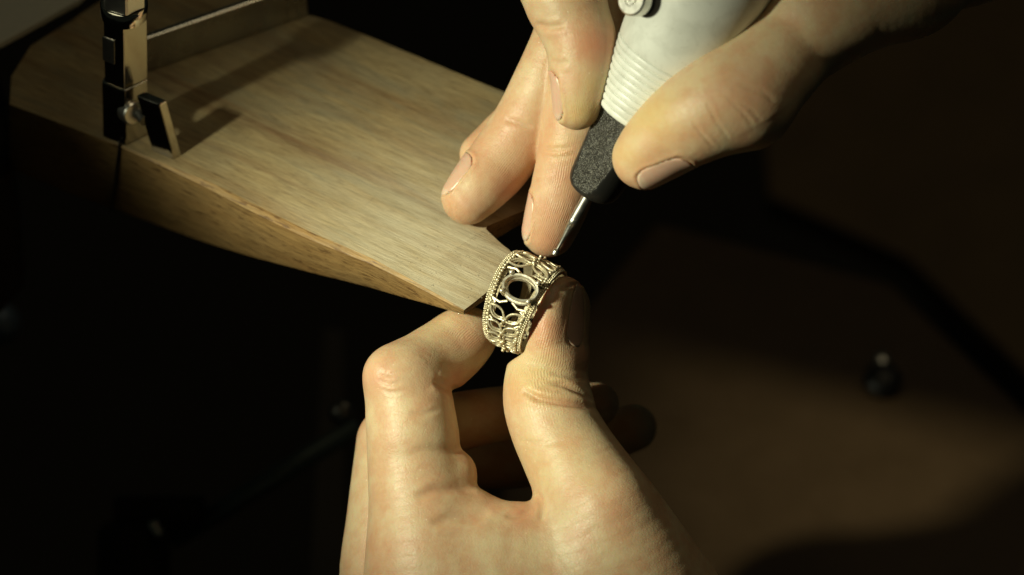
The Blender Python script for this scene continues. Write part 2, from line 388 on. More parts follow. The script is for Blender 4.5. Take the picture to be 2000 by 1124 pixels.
# ------------------------------------------------------------------ saw-frame clamp standing on the board
def gprism(pxs, z0, z1): return prism([ground(*p)[:2] for p in pxs], z0, z1)
cl = empty('blade_clamp', ground(245, 285), 'polished steel clamp with hexagon nut and lever, standing on the wooden board', 'clamp')
bevel(recalc(mesh_obj('clamp_body', *gprism([(245, 286), (201, 270), (204, 262), (246, 240), (290, 262)], .05, 17), MPO, cl, False)), .3, 2)
bevel(recalc(mesh_obj('clamp_jaw', *gprism([(244, 286), (206, 272), (240, 246), (290, 262)], 17.25, 36.5), MPO, cl, False)), .3, 2)
bevel(recalc(mesh_obj('slide', *gprism([(226, 282), (203, 273), (210, 268), (232, 277)], 24, 31), MDK, cl, False)), .2, 2)
cc = ground(246, 266); 
v, f = lathe([(36.6, 4.9), (37, 5.3), (40.2, 5.3), (40.6, 5.0)], np.array([cc[0], cc[1], 0]), (0, 0, 1), 40)
recalc(mesh_obj('collar', v, f, MPO, cl, sharp=40))
# hexagon nut with a domed shoulder
n6 = 48; V = []; ring_ = [(40.8, 1.0, 4.7), (46.5, 1.0, 5.0), (48.5, 1.0, 4.75), (51, 0.5, 4.1), (53, 0.0, 3.3), (60, 0, 3.2)]
for z, hx, r in ring_:
    for j in range(n6):
        q = 2 * math.pi * j / n6; hexr = 5.1 * math.cos(math.pi / 6) / math.cos(((q + .35) % (math.pi / 3)) - math.pi / 6)
        rr = min(hexr, r + .35) if hx else r
        V.append((cc[0] + rr * math.cos(q), cc[1] + rr * math.sin(q), z))
F = [[i * n6 + j, i * n6 + (j + 1) % n6, (i + 1) * n6 + (j + 1) % n6, (i + 1) * n6 + j] for i in range(5) for j in range(n6)] + [list(range(n6))[::-1], [5 * n6 + j for j in range(n6)]]
recalc(mesh_obj('hexagon_nut', V, F, MST, cl, sharp=18))
pv = ground(262, 268) + np.array([0, 0, 9.5]); pdx = ground(290, 262) - ground(245, 285); pdir = np.cross(pdx / np.linalg.norm(pdx), [0, 0, 1])
v, f = lathe([(-2, 2.7), (.4, 2.7), (.8, 2.4), (.85, .1)], pv + np.array([-.2, -2.6, .5]) , pdir + np.array([0, 0, .25]), 28)
recalc(mesh_obj('pivot_screw', v, f, MST, cl, sharp=35))
# lever: thick leaning plate
a = ground(340, 313); b = ground(296, 297); c_ = ground(357, 303)
e1 = b - a; e2 = c_ - a; lean = np.array([-3.6, 1.2, 0]); H = 16.5
base = [a, b, b + e2, a + e2]; V = [p + np.array([0, 0, .3]) for p in base] + [p * 1.0 + lean + np.array([0, 0, H]) for p in base]
F = [[3, 2, 1, 0], [4, 5, 6, 7], [0, 1, 5, 4], [1, 2, 6, 5], [2, 3, 7, 6], [3, 0, 4, 7]]
bevel(recalc(mesh_obj('lever', V, F, MPO, cl, False)), .55, 4)
v, f = tube([pv, (V[5] + V[1]) / 2 + np.array([.5, 0, 1.0])], 1.5, 20); recalc(mesh_obj('lever_shaft', v, f, MDK, cl, sharp=40))
v, f = join([tube([ground(233, 285) + np.array([0, -.05, 1.5]), ground(233, 286) + np.array([0, -.02, -.5]), ground(233, 413, -30.0)], .33, 8)])
recalc(mesh_obj('saw_blade', v, f, MBL, cl))
v, f = gprism([(287, 131), (600, 22), (602, 31), (289, 141)], .1, 10.2)
tag(bevel(recalc(mesh_obj('steel_strip', v, f, simple('plate_steel', (.50, .50, .46), .28, 1.0, .15, .01, .1), smooth=False)), .3, 2),
    'long flat steel strip standing on edge across the back of the board', 'strip')

cl.rotation_euler = (0, math.radians(3.2), 0)
# ------------------------------------------------------------------ hand-held grinder (handpiece)
TIP = pc(1083, 497, 2.5)
p2 = pc(1083 + .497 * 500, 497 - .868 * 500, 2.5 + 20); AX = (p2 - TIP); AX /= np.linalg.norm(AX)
cs = np.linalg.norm((p2 - TIP)) / 500                        # mm along the axis per photo pixel
k_ = KPX
hp = empty('rotary_handpiece', P(1150, 380, 8), 'white and black jeweller\'s handpiece with a fine steel bur, held by the upper hand', 'handpiece')
O = TIP
def hl(name, prof, m, n=64, par=hp, sharp=35, clampn=None):
    v, f = lathe([(t * cs, r * k_) for t, r in prof], O, AX, n)
    v = np.array(v)
    if clampn is not None:
        nn, lim = clampn
        nn = np.array(nn, float); nn -= AX * nn.dot(AX); nn /= np.linalg.norm(nn)
        q = (v - O) @ nn; ex = np.maximum(0, q - lim * k_)
        v = v - np.outer(ex * .97, nn)
    return recalc(mesh_obj(name, v, f, m, par, space='c', sharp=sharp))
bur = hl('bur', [(6, 2.6), (20, 2.8), (40, 4.6), (66, 8.2), (70, 8.9), (71, 9.6), (80, 9.8), (81, 9.4), (82, 9.4), (83, 10.2), (160, 10.6)], MST, 32)
hl('bur_tip', [(-1, 3.5), (0, 6.2), (7, 6.8), (10, 5.0), (12, 2.6)], MST, 16, bur)
pr = [(137, 20), (138.5, 34), (143, 43), (150, 49), (158, 52.5), (168, 54.5)] + [(t, 54.5 + (t - 168) * .105) for t in range(178, 305, 6)] + [(308, 68.5)]
gq = hl('grip', pr, MBLG, 96, clampn=([-.50, .04, .86], 46)); gq.data.materials.append(MG)
nn_ = np.array([-.50, .04, .86]); nn_ -= AX * nn_.dot(AX); nn_ /= np.linalg.norm(nn_); nnw = c2w(nn_); axw = c2w(AX); ow = c2w(O) - np.array(abs_loc(gq)) / S
for pg in gq.data.polygons:
    q = np.array(pg.center) / S - ow; t_ = q @ axw / cs
    r_ = np.array([r for t, r in pr]); tt_ = np.array([t for t, r in pr]); rad = np.linalg.norm(q - axw * (q @ axw)) / k_
    if (q @ nnw > 45.6 * k_ and t_ > 150) or t_ > 286: pg.material_index = 1
pr = []
for i in range(10):
    t0 = 309.5 + i * 13.6
    for q in range(9):
        u = q / 8; t = t0 + u * 13.6; pr.append((t, 71 + (t - 309) * .235 + 4.2 * math.sin(math.pi * u) ** .38 - 2.4))
pr += [(446, 102), (449, 105), (470, 109), (520, 114), (580, 117), (700, 119), (1300, 119)]
hl('ribbed_body', [(309.2, 60)] + pr, MWH, 96)
# knob on the body
kax = np.array([-.62, .02, .78]); kax /= np.linalg.norm(kax); kc = pc(1232, -2, 36)
kk = empty('lock_button', c2w(kc), None, None); kk.parent = hp; kk.location = kk.location - Vector(abs_loc(hp))
def kl(name, prof, m, par):
    v, f = lathe(prof, kc, kax, 48); return recalc(mesh_obj(name, v, f, m, par, space='c', sharp=30))
kl('button_cap', [(-2.7, 3.6), (-.35, 3.6), (0, 3.25), (0, 1.65), (-.4, 1.55), (-.4, 1.25), (.05, 1.15), (.05, .6), (-.35, .5), (-.35, .01)], MST, kk)
kl('button_stem', [(-8, 3.0), (-2.7, 3.0)], MBL, kk)

# ------------------------------------------------------------------ filigree ring
RG = pc(1023, 594, 0.0); ra = np.array([.88, -.373, .292]); ra /= np.linalg.norm(ra)
r1 = np.array([0, 0, 1.]) - ra * ra[2]; r1 /= np.linalg.norm(r1); r2 = np.cross(ra, r1); 
if r2[1] < 0: r2 = -r2
R0 = 10.3
def hw(ph): return 4.85 + 1.1 * math.cos(math.radians(ph - 50))       # half width of the band
def rp(ph, wv, R=R0):
    q = math.radians(ph); return RG + ra * wv + R * (r1 * math.cos(q) + r2 * math.sin(q))
def rn(ph): q = math.radians(ph); return r1 * math.cos(q) + r2 * math.sin(q)
rg = empty('filigree_ring', c2w(RG), 'openwork silver ring with beaded edges and an empty oval setting, held between finger and thumb', 'ring')
def rpart(name, parts, m, par=rg, sharp=40):
    v, f = join(parts); return recalc(mesh_obj(name, v, f, m, par, space='c', sharp=sharp))
for sd in (-1, 1):
    # smooth rail: rectangular section swept round
    V = []; F = []; n = 144
    for i in range(n):
        ph = 360 * i / n; h = hw(ph)
        for (dw, R) in ((0, 9.3), (0, 10.05), (-1.45, 10.05), (-1.5, 9.6), (-2.1, 9.55), (-2.1, 9.3)): V.append(rp(ph, sd * (h + dw), R))
    for i in range(n):
        for j in range(6): F.append([i * 6 + j, i * 6 + (j + 1) % 6, ((i + 1) % n) * 6 + (j + 1) % 6, ((i + 1) % n) * 6 + j])
    rail = rpart('edge_rail', [(V, F)], MRd, sharp=50)
    small = []; nb = 116
    for i in range(nb):
        ph = 360 * i / nb; h = hw(ph)
        j = lambda s: random.uniform(-s, s)
        small.append(ball(rp(ph + j(.15), sd * (h - .10 + j(.04)), 10.10 + j(.05)), .29 + j(.03), 7, 5))
        small.append(ball(rp(ph + 1.2 + j(.2), sd * (h - .48 + j(.05)), 10.22 + j(.06)), .25 + j(.04), 7, 5))
    nb = 76
    for i in range(nb):
        ph = 360 * i / nb; h = hw(ph)
        small.append(ball(rp(ph + j(.4), sd * (h - 1.08 + j(.06)), 10.30 + j(.07)), .41 + j(.06), 8, 6))
    o = rpart('edge_beading', small, MR, rail); o['kind'] = 'stuff'
# oval setting
PO, WO = 15.0, 1.2
def oval(pts_R, a, b, n=56):
    return None
def oring(sec, n=64):           # sec: list of (a, b, R) closed section
    V = []; F = []; m = len(sec)
    c0 = RG + ra * WO; nn = rn(PO); tt = np.cross(ra, nn); tt = tt if tt[1] > 0 else -tt
    for i in range(n):
        q = 2 * math.pi * i / n
        for (aa, bb, R) in sec: V.append(c0 + nn * R + ra * aa * math.cos(q) + tt * bb * math.sin(q))
    for i in range(n):
        for j in range(m): F.append([i * m + j, i * m + (j + 1) % m, ((i + 1) % n) * m + (j + 1) % m, ((i + 1) % n) * m + j])
    return V, F
sett = rpart('oval_setting', [oring([(4.25, 3.05, 11.0), (4.35, 3.15, 11.5), (4.2, 3.0, 11.75), (3.75, 2.6, 11.7), (3.6, 2.4, 11.3), (3.6, 2.4, 10.9)]),
                       oring([(4.2, 3.3, 9.6), (4.4, 3.5, 10.2), (4.2, 3.3, 10.5), (3.35, 2.2, 10.6), (3.2, 2.1, 9.6)])], MRb)
nn = rn(PO); tt = np.cross(ra, nn); tt = tt if tt[1] > 0 else -tt
for sa, sb in ((-1, 1), (-1, -1), (1, -1), (1, 1)):
    c0 = RG + ra * (WO + sa * 3.25) + tt * sb * (2.35)
    rpart('prong', [lathe([(9.9, .42), (11.9, .46)], c0, nn, 12), ball(c0 + nn * 12.0, .62, 12, 8)], MRb, sett)
# four-petal flowers
def marquise(pc_, wc, ang, L, Wd, R=10.45, r=.27):
    pts = []; ups = []; n = 28
    for i in range(n):
        q = 2 * math.pi * i / n
        x = L * math.cos(q); y = Wd * math.sin(q) * (abs(math.sin(q)) ** .62)
        ca, sa = math.cos(ang), math.sin(ang)
        w_ = wc + x * ca - y * sa; s_ = x * sa + y * ca
        ph = pc_ + math.degrees(s_ / R0)
        pts.append(rp(ph, w_, R + .15 * math.sin(q * 3 + pc_))); ups.append(rn(ph))
    return tube(pts, r, 8, True, .85, ups)
for fi in range(16):
    up_ = fi % 2; ph = (58 + 18 * (fi // 2)) if up_ else (-28 - 18 * (fi // 2)); ss = -1 if up_ else 1      # pairs of leaves that spread towards the oval
    h = hw(ph); wv = .15
    fm = empty('leaf_pair', c2w(rp(ph, 0)), None, None); fm.parent = rg; fm.location = fm.location - Vector(abs_loc(rg))
    for sw in (-1, 1):
        ang = math.radians(27 + random.uniform(-3, 3)); Lh = (h - .95) * .54; ang = math.atan2(ss * math.sin(ang), sw * math.cos(ang))
        off = Lh * 1.06
        pcx = ph + math.degrees(math.sin(ang) * off / R0); wcx = wv + math.cos(ang) * off
        rpart('petal', [marquise(pcx, wcx, ang, Lh, 1.12, 10.45, .28), marquise(pcx, wcx, ang, Lh * .82, .86, 10.05, .2)], MR, fm)
    pegs = [ball(rp(ph, wv, 10.7), .52, 10, 7)]
    for (dp, dw, hgt, r) in ((3 * ss, .35, .8, .30), (-4 * ss, -.2, 1.3, .36), (-7.5 * ss, -.45, 1.0, .33), (-6 * ss, .5, .8, .28)):
        o_ = rp(ph + dp, wv + dw, 10.1); pegs.append(lathe([(0, r), (hgt, r), (hgt + .12, r * .7)], o_, rn(ph + dp), 10))
    pegs.append(tube([rp(ph - 9 * ss, wv - .3, 10.3), rp(ph - 4.5 * ss, wv, 10.6), rp(ph, wv, 10.6)], .34, 8))
    rpart('pegs', pegs, MR, fm)
# small links between the motifs and the edges
lk = []
for ph in range(-165, 195, 22):
    if abs(ph - PO) < 22: continue
    for sd in (-1, 1):
        h = hw(ph); lk.append(tube([rp(ph - 3, sd * (h - 1.4), 10.1), rp(ph, sd * (h - 2.3), 10.2), rp(ph + 3, sd * (h - 1.4), 10.1)], .26, 8)); lk.append(ball(rp(ph, sd * (h - 1.35), 10.45), .40, 8, 6))
for ph in (-7, 37):
    for sd in (-1, 1): lk.append(tube([rp(ph, sd * 4.2, 10.1), rp(ph + (2 if ph > 0 else -2), sd * 2.2, 10.2), rp(ph - (3 if ph > 0 else -3), sd * .6, 10.3)], .30, 8))
rpart('connecting_wires', lk, MR)
# thin inner gallery wires
iw = []
for wv in (-3.0, 3.0): iw.append(tube([rp(p, wv, 9.5) for p in range(40, 350, 6)], .22, 6))
rpart('inner_wires', iw, MR)

# ------------------------------------------------------------------ hands: a signed distance field of tapering chains, meshed by surface nets
def catmull(pts, n):
    p = np.asarray(pts, float); p = np.vstack([2 * p[0] - p[1], p, 2 * p[-1] - p[-2]]); out = []
    for i in range(1, len(p) - 2):
        for j in range(n):
            t = j / n; a, b, c, d = p[i - 1], p[i], p[i + 1], p[i + 2]
            out.append(.5 * ((2 * b) + (c - a) * t + (2 * a - 5 * b + 4 * c - d) * t * t + (3 * b - a - 3 * c + d) * t ** 3))
    out.append(p[-2]); return np.array(out)
def to_mm(pts):
    o = []
    for px, py, d, r in pts:
        c = pc(px, py, d); o.append([*c, r * KPX * (D - d) / D])
    return np.array(o)
class Hand:
    def __init__(s, chains, h=.5, bounds=None, press=None, flats=()):
        s.ch = [(catmull(to_mm(p), 5), k) for p, k in chains]
        allp = np.vstack([c for c, _ in s.ch]); lo = (allp[:, :3] - allp[:, 3:]).min(0) - 2; hi = (allp[:, :3] + allp[:, 3:]).max(0) + 2
        if bounds is not None: lo = np.maximum(lo, bounds[0]); hi = np.minimum(hi, bounds[1])
        s.h = h; s.lo = lo; n = np.ceil((hi - lo) / h).astype(int) + 1; s.n = n
        ax = [(lo[i] + np.arange(n[i]) * h).astype(np.float32) for i in range(3)]
        FAR = 9.0; G = None; PAD = 7.0
        for c, k in s.ch:
            g = np.full(n, FAR, np.float32)
            for a, b in zip(c[:-1], c[1:]):
                rm = max(a[3], b[3]) + PAD
                i0 = np.maximum(0, np.floor((np.minimum(a[:3], b[:3]) - rm - lo) / h).astype(int)); i1 = np.minimum(n, np.ceil((np.maximum(a[:3], b[:3]) + rm - lo) / h).astype(int) + 1)
                if (i1 <= i0).any(): continue
                X = ax[0][i0[0]:i1[0], None, None]; Y = ax[1][None, i0[1]:i1[1], None]; Z = ax[2][None, None, i0[2]:i1[2]]
                d = (b[:3] - a[:3]).astype(np.float32); L2 = float(d @ d) + 1e-9
                t = np.clip(((X - a[0]) * d[0] + (Y - a[1]) * d[1] + (Z - a[2]) * d[2]) / L2, 0, 1)
                q = np.sqrt((X - a[0] - t * d[0]) ** 2 + (Y - a[1] - t * d[1]) ** 2 + (Z - a[2] - t * d[2]) ** 2) - (a[3] + t * (b[3] - a[3]))
                sl = (slice(i0[0], i1[0]), slice(i0[1], i1[1]), slice(i0[2], i1[2]))
                g[sl] = np.minimum(g[sl], q.astype(np.float32))
            if G is None: G = g
            else:
                hh = np.maximum(k - np.abs(G - g), 0) / k
                G = np.minimum(G, g) - hh * hh * k * .25
        if press is not None:                # soft pad flattened against the rim of the ring
            c, a, rad, off = press
            X = ax[0][:, None, None] - c[0]; Y = ax[1][None, :, None] - c[1]; Z = ax[2][None, None, :] - c[2]
            al = X * a[0] + Y * a[1] + Z * a[2]; rr = np.sqrt(np.maximum(X * X + Y * Y + Z * Z - al * al, 0))
            bulge = .9 * np.clip(1 - (rr / 9.0) ** 2, 0, 1)
            cut = (off - al) - bulge; cut = np.where(al > .5, cut - np.maximum(0, rr - 10.3) * 1.3, -9).astype(np.float32)
            k = .8; hh = np.maximum(k - np.abs(G - cut), 0) / k; G = np.maximum(G, cut) + hh * hh * k * .25
        for p0, nn, y0 in flats:             # flattened backs of the finger ends
            pl = (ax[0][:, None, None] - p0[0]) * nn[0] + (ax[1][None, :, None] - p0[1]) * nn[1] + (ax[2][None, None, :] - p0[2]) * nn[2]
            pl = pl - np.maximum(0, y0 - ax[1])[None, :, None] * .75
            pl = np.where((ax[0] > p0[0] - 16)[:, None, None] & (ax[1] > y0 - 25)[None, :, None], pl, -9).astype(np.float32)
            k = 3.0; hh = np.maximum(k - np.abs(G - pl), 0) / k; G = np.maximum(G, pl) + hh * hh * k * .25
        # close the ends that are cut by the bounds
        G[0], G[-1] = 1, 1; G[:, 0], G[:, -1] = 1, 1; G[:, :, 0], G[:, :, -1] = 1, 1
        s.G = G
    def sample(s, p):
        q = (p - s.lo) / s.h; q = np.clip(q, 0, np.array(s.n) - 1.001); i = q.astype(int); f = q - i; o = 0
        for dx in (0, 1):
            for dy in (0, 1):
                for dz in (0, 1):
                    wt = (f[:, 0] if dx else 1 - f[:, 0]) * (f[:, 1] if dy else 1 - f[:, 1]) * (f[:, 2] if dz else 1 - f[:, 2])
                    o = o + wt * s.G[i[:, 0] + dx, i[:, 1] + dy, i[:, 2] + dz]
        return o
    def grad(s, p, e=.5):
        g = np.stack([s.sample(p + e * v) - s.sample(p - e * v) for v in np.eye(3)], 1); return g / (np.linalg.norm(g, axis=1, keepdims=True) + 1e-9)
    def nets(s):
        G = s.G; n = s.n; ins = G < 0
        c = np.zeros(n - 1, np.int8)
        for dx in (0, 1):
            for dy in (0, 1):
                for dz in (0, 1): c += ins[dx:n[0] - 1 + dx, dy:n[1] - 1 + dy, dz:n[2] - 1 + dz]
        act = np.argwhere((c > 0) & (c < 8)); idx = np.full(n - 1, -1, np.int64); idx[tuple(act.T)] = np.arange(len(act))
        acc = np.zeros((len(act), 3)); cnt = np.zeros(len(act))
        cor = [(x, y, z) for x in (0, 1) for y in (0, 1) for z in (0, 1)]
        for a in cor:
            for k in range(3):
                if a[k]: continue
                b = list(a); b[k] = 1; b = tuple(b)
                va = G[act[:, 0] + a[0], act[:, 1] + a[1], act[:, 2] + a[2]]; vb = G[act[:, 0] + b[0], act[:, 1] + b[1], act[:, 2] + b[2]]
                m = (va < 0) != (vb < 0); t = np.where(m, va / np.where(m, va - vb, 1), 0)
                p = np.array(a, float)[None] + t[:, None] * (np.array(b) - np.array(a))[None]
                acc[m] += p[m]; cnt[m] += 1
        V = s.lo + (act + acc / cnt[:, None]) * s.h
        F = []
        for k in range(3):
            u, v = (k + 1) % 3, (k + 2) % 3
            sa = [slice(None)] * 3; sb = [slice(None)] * 3; sa[k] = slice(0, -1); sb[k] = slice(1, None)
            x = np.argwhere(ins[tuple(sa)] != ins[tuple(sb)])
            x = x[(x[:, u] > 0) & (x[:, v] > 0) & (x[:, u] < n[u] - 1) & (x[:, v] < n[v] - 1)]
            fl_ = ins[tuple(x.T)]
            q = []
            for du, dv in ((1, 1), (0, 1), (0, 0), (1, 0)):
                y = x.copy(); y[:, u] -= du; y[:, v] -= dv; q.append(idx[tuple(y.T)])
            q = np.stack(q, 1); q[~fl_] = q[~fl_][:, ::-1]; F.append(q)
        F = np.vstack(F); F = F[(F >= 0).all(1)]
        for _ in range(3):
            g = s.grad(V, .4); V = V - g * np.clip(s.sample(V), -.4, .4)[:, None]
        return V, F
def screen(V):
    s_ = (D - V[:, 2]) / D; return np.stack([1000 + V[:, 0] / KPX / s_, 562 - V[:, 1] / KPX / s_], 1)
def polydist(S2, pl):
    best = np.full(len(S2), 1e9); tb_ = np.zeros(len(S2)); pl = np.array(pl, float); m = len(pl) - 1
    for i, (a, b) in enumerate(zip(pl[:-1], pl[1:])):
        d = b - a; t = np.clip(((S2 - a) @ d) / (d @ d), 0, 1); q = np.linalg.norm(S2 - a - t[:, None] * d, axis=1)
        u = q < best; best[u] = q[u]; tb_[u] = (i + t[u]) / m
    return best, tb_
class Nail:
    def __init__(s, hand, px, py, d, ax, nrm, L, Wd, R, dep=1.0):
        s.dep = dep
        # px,py,d: a point on the finger axis below the nail's middle; ax towards the tip, nrm out through the nail (camera axes)
        s.c = pc(px, py, d); a = np.array(ax, float); a /= np.linalg.norm(a); n = np.array(nrm, float); n -= a * n.dot(a); n /= np.linalg.norm(n)
        s.a, s.nn, s.b = a, n, np.cross(a, n); s.L, s.W, s.R, s.hand = L, Wd, R, hand
    def uv(s, V):
        q = V - s.c; u = q @ s.a; x = q @ s.b; y = q @ s.nn; return u, np.arctan2(x, y) * s.R, y
    def sd(s, V):                # distance outside the nail outline (mm), rounded rectangle
        u, v, y = s.uv(V); hl_ = s.L / 2; r = s.W * .48
        qx = np.abs(u) - (hl_ - r); qy = np.abs(v) - (s.W - r)
        dd = np.hypot(np.maximum(qx, 0), np.maximum(qy, 0)) + np.minimum(np.maximum(qx, qy), 0) - r
        q = V - s.c; rad = np.hypot(q @ s.b, y); return np.where((y > 0) & (rad < s.R * 1.6), dd, 9)
    def build(s, parent, name='nail'):
        nu, nv = 26, 22; top = []; tipv = []
        for i in range(nu):
            for j in range(nv):
                x = 2 * i / (nu - 1) - 1; y = 2 * j / (nv - 1) - 1
                # square to rounded outline
                ex = x * math.sqrt(1 - .42 * y * y * abs(x) ** 2); ey = y * math.sqrt(1 - .42 * x * x * abs(y) ** 1)
                u = ex * s.L / 2 * 1.02; th = ey * s.W / s.R
                dr = s.nn * math.cos(th) + s.b * math.sin(th); p0 = s.c + s.a * u; p = p0 + dr * s.R * .7
                for _ in range(14): p = p - dr * s.hand.sample(p[None])[0] * .8
                crown = (.30 * (1 - abs(ey) ** 3) - .10) * (.5 + .5 * s.dep)
                top.append(p + dr * (crown if ex < .75 else crown + .0)); tipv.append(1.0 if ex > .80 else max(0, (ex - .7) / .1))
        top = np.array(top); bot = top - np.array([s.nn] * len(top)) * .55
        F = []; N = nu * nv
        for i in range(nu - 1):
            for j in range(nv - 1):
                a = i * nv + j; F += [[a, a + 1, a + nv + 1, a + nv], [N + a, N + a + nv, N + a + nv + 1, N + a + 1]]
        bd = [j for j in range(nv)] + [i * nv + nv - 1 for i in range(1, nu)] + [(nu - 1) * nv + j for j in range(nv - 2, -1, -1)] + [i * nv for i in range(nu - 2, 0, -1)]
        for i in range(len(bd)): F.append([bd[i], bd[(i + 1) % len(bd)], N + bd[(i + 1) % len(bd)], N + bd[i]])
        o = recalc(mesh_obj(name, np.vstack([top, bot]), F, MN, parent, space='c'))
        at = o.data.attributes.new('tip', 'FLOAT', 'POINT'); at.data.foreach_set('value', np.array(tipv + tipv, np.float32))
        return o
def finish_hand(name, hand, label, fingers, creases, reds, calluses, nails, ridges, rootpt):
    V, F = hand.nets()
    N = hand.grad(V, .6); S2 = screen(V); front_ = np.clip(N[:, 2] * 2.0 + .35, 0, 1)
    disp = np.zeros(len(V))
    for pl, wd, dep, dr in creases:                      # polyline px, width px, depth mm, depth range (camera axis)
        q, t = polydist(S2, pl); m = (V[:, 2] > dr[0]) & (V[:, 2] < dr[1])
        fade = np.clip(np.minimum(t, 1 - t) * 5, 0, 1) ** .7
        prof = np.exp(-(q / wd) ** 2) - .35 * np.exp(-((q - 2.0 * wd) / (1.2 * wd)) ** 2)
        disp -= np.where(m, dep * fade * prof * front_, 0)
    for nl in nails:
        sd_ = nl.sd(V); disp += nl.dep * np.where(sd_ > -.2, .24 * np.exp(-((sd_ - .45) / .45) ** 2), 0) - .30 * nl.dep * (sd_ < -.1)
    V2 = V + N * disp[:, None]
    o = mesh_obj(name, V2, F, MS, None, space='c')
    def blob(lst):
        a = np.zeros(len(V))
        for px, py, r, amt, d0, d1 in lst:
            q = np.hypot(S2[:, 0] - px, S2[:, 1] - py); a = np.maximum(a, np.where((V[:, 2] > d0) & (V[:, 2] < d1), amt * np.exp(-(q / r) ** 2), 0))
        return a.astype(np.float32)
    red = blob(reds)
    for pl, wd, dep, dr in creases:
        q, t = polydist(S2, pl); red = np.maximum(red, np.where((V[:, 2] > dr[0]) & (V[:, 2] < dr[1]), min(.5, dep * .55) * np.exp(-(q / (wd * 1.1)) ** 2) * np.clip(np.minimum(t, 1 - t) * 5, 0, 1), 0)).astype(np.float32)
    for nm, val in (('red', red), ('callus', blob(calluses)), ('ridge', blob(ridges))):
        at = o.data.attributes.new(nm, 'FLOAT', 'POINT'); at.data.foreach_set('value', val.astype(np.float32))
    # finger coordinates: mm along the nearest chain, mm around it
    fc = np.zeros((len(V), 3)); best = np.full(len(V), 1e9); run = 0
    for c, k in hand.ch:
        L = 0
        for a, b in zip(c[:-1], c[1:]):
            d = b[:3] - a[:3]; ln = np.linalg.norm(d)
            if ln < 1e-6: continue
            t = np.clip((V - a[:3]) @ d / ln ** 2, 0, 1); r = V - a[:3] - t[:, None] * d; q = np.linalg.norm(r, axis=1) - (a[3] + t * (b[3] - a[3]))
            u = q < best; best[u] = q[u]; x, y, z = frame(d)
            hx = np.array([0, 0, 1.]); hx = hx - z * hx.dot(z); hx /= np.linalg.norm(hx) + 1e-9; hy = np.cross(z, hx)
            fc[u, 0] = L + t[u] * ln + 100 * run; fc[u, 1] = np.arctan2(r[u] @ hy, r[u] @ hx) * 7.5
            L += ln
        run += 1
    at = o.data.attributes.new('fcoord', 'FLOAT_VECTOR', 'POINT'); at.data.foreach_set('vector', fc.astype(np.float32).ravel())
    tag(o, label, 'hand')
    for nl in nails: nl.build(o)
    return o

exec_hands = True
# left hand -----------------------------------------------------------
LH = Hand([
    ([(932, 648, -8, 42), (905, 662, -8, 62), (868, 692, -6, 69), (828, 716, -2, 69), (795, 742, 2, 74)], 2),               # index, end and middle
    ([(793, 752, 1, 76), (800, 800, 3, 86), (806, 850, 4, 90), (810, 905, 4, 92), (822, 980, 5, 102), (838, 1080, 6, 118), (850, 1200, 6, 130)], 3.2),   # index, root
    ([(752, 728, 6, 26), (768, 738, 6, 30)], 6),                                                                                # knuckle
    ([(1100, 607, 2.5, 67), (1088, 648, 2, 71), (1077, 696, 0, 74), (1068, 735, -1, 80), (1070, 782, 1, 87), (1084, 832, 3, 88), (1110, 885, 5, 92), (1146, 950, 8, 102), (1188, 1035, 10, 122), (1225, 1130, 8, 148), (1260, 1220, 4, 170)], 2),  # thumb
        ([(838, 925, 6, 52), (882, 926, 5, 49)], 1.6), ([(860, 990, 8, 56), (910, 1000, 8, 48), (940, 1005, 8, 36)], 1.8),                                                                                # fold
    ([(860, 1050, 8, 62), (940, 1052, 10, 62), (1000, 1043, 10, 57), (1050, 1047, 10, 60), (1120, 1040, 9, 74)], 2.6), ([(1194, 984, 15.5, 50), (1200, 995, 15, 50)], 6),             # web
    ([(880, 1120, 4, 125), (980, 1150, 8, 125), (1100, 1160, 6, 135)], 10),                                                       # palm back
    ([(900, 1210, 0, 150), (1100, 1240, 0, 180), (1200, 1260, -2, 190)], 10),
    ([(772, 866, -17, 76), (768, 940, -15, 82), (762, 1020, -13, 86), (756, 1130, -11, 93), (790, 1220, -8, 110)], 2),           # middle finger root
    ([(780, 868, -18, 72), (850, 835, -20, 60), (960, 812, -21, 55), (1080, 798, -23, 50), (1167, 790, -26, 42)], 2),           # middle finger end
    ([(800, 1100, -25, 85), (810, 950, -38, 70), (880, 905, -44, 60), (1020, 897, -47, 56), (1140, 868, -47, 53), (1237, 836, -46, 46)], 2),   # ring finger
    ([(820, 1150, -18, 110), (1000, 1200, -12, 150)], 8),
], .5, (np.array([-60, -85, -70.]), np.array([70, 20, 60.])), press=(RG, ra, 16.0, 5.4), flats=[(pc(1166, 600, -.8), np.array([.74, .05, .67]), pc(0, 672)[1])])
tx = lambda *a: a
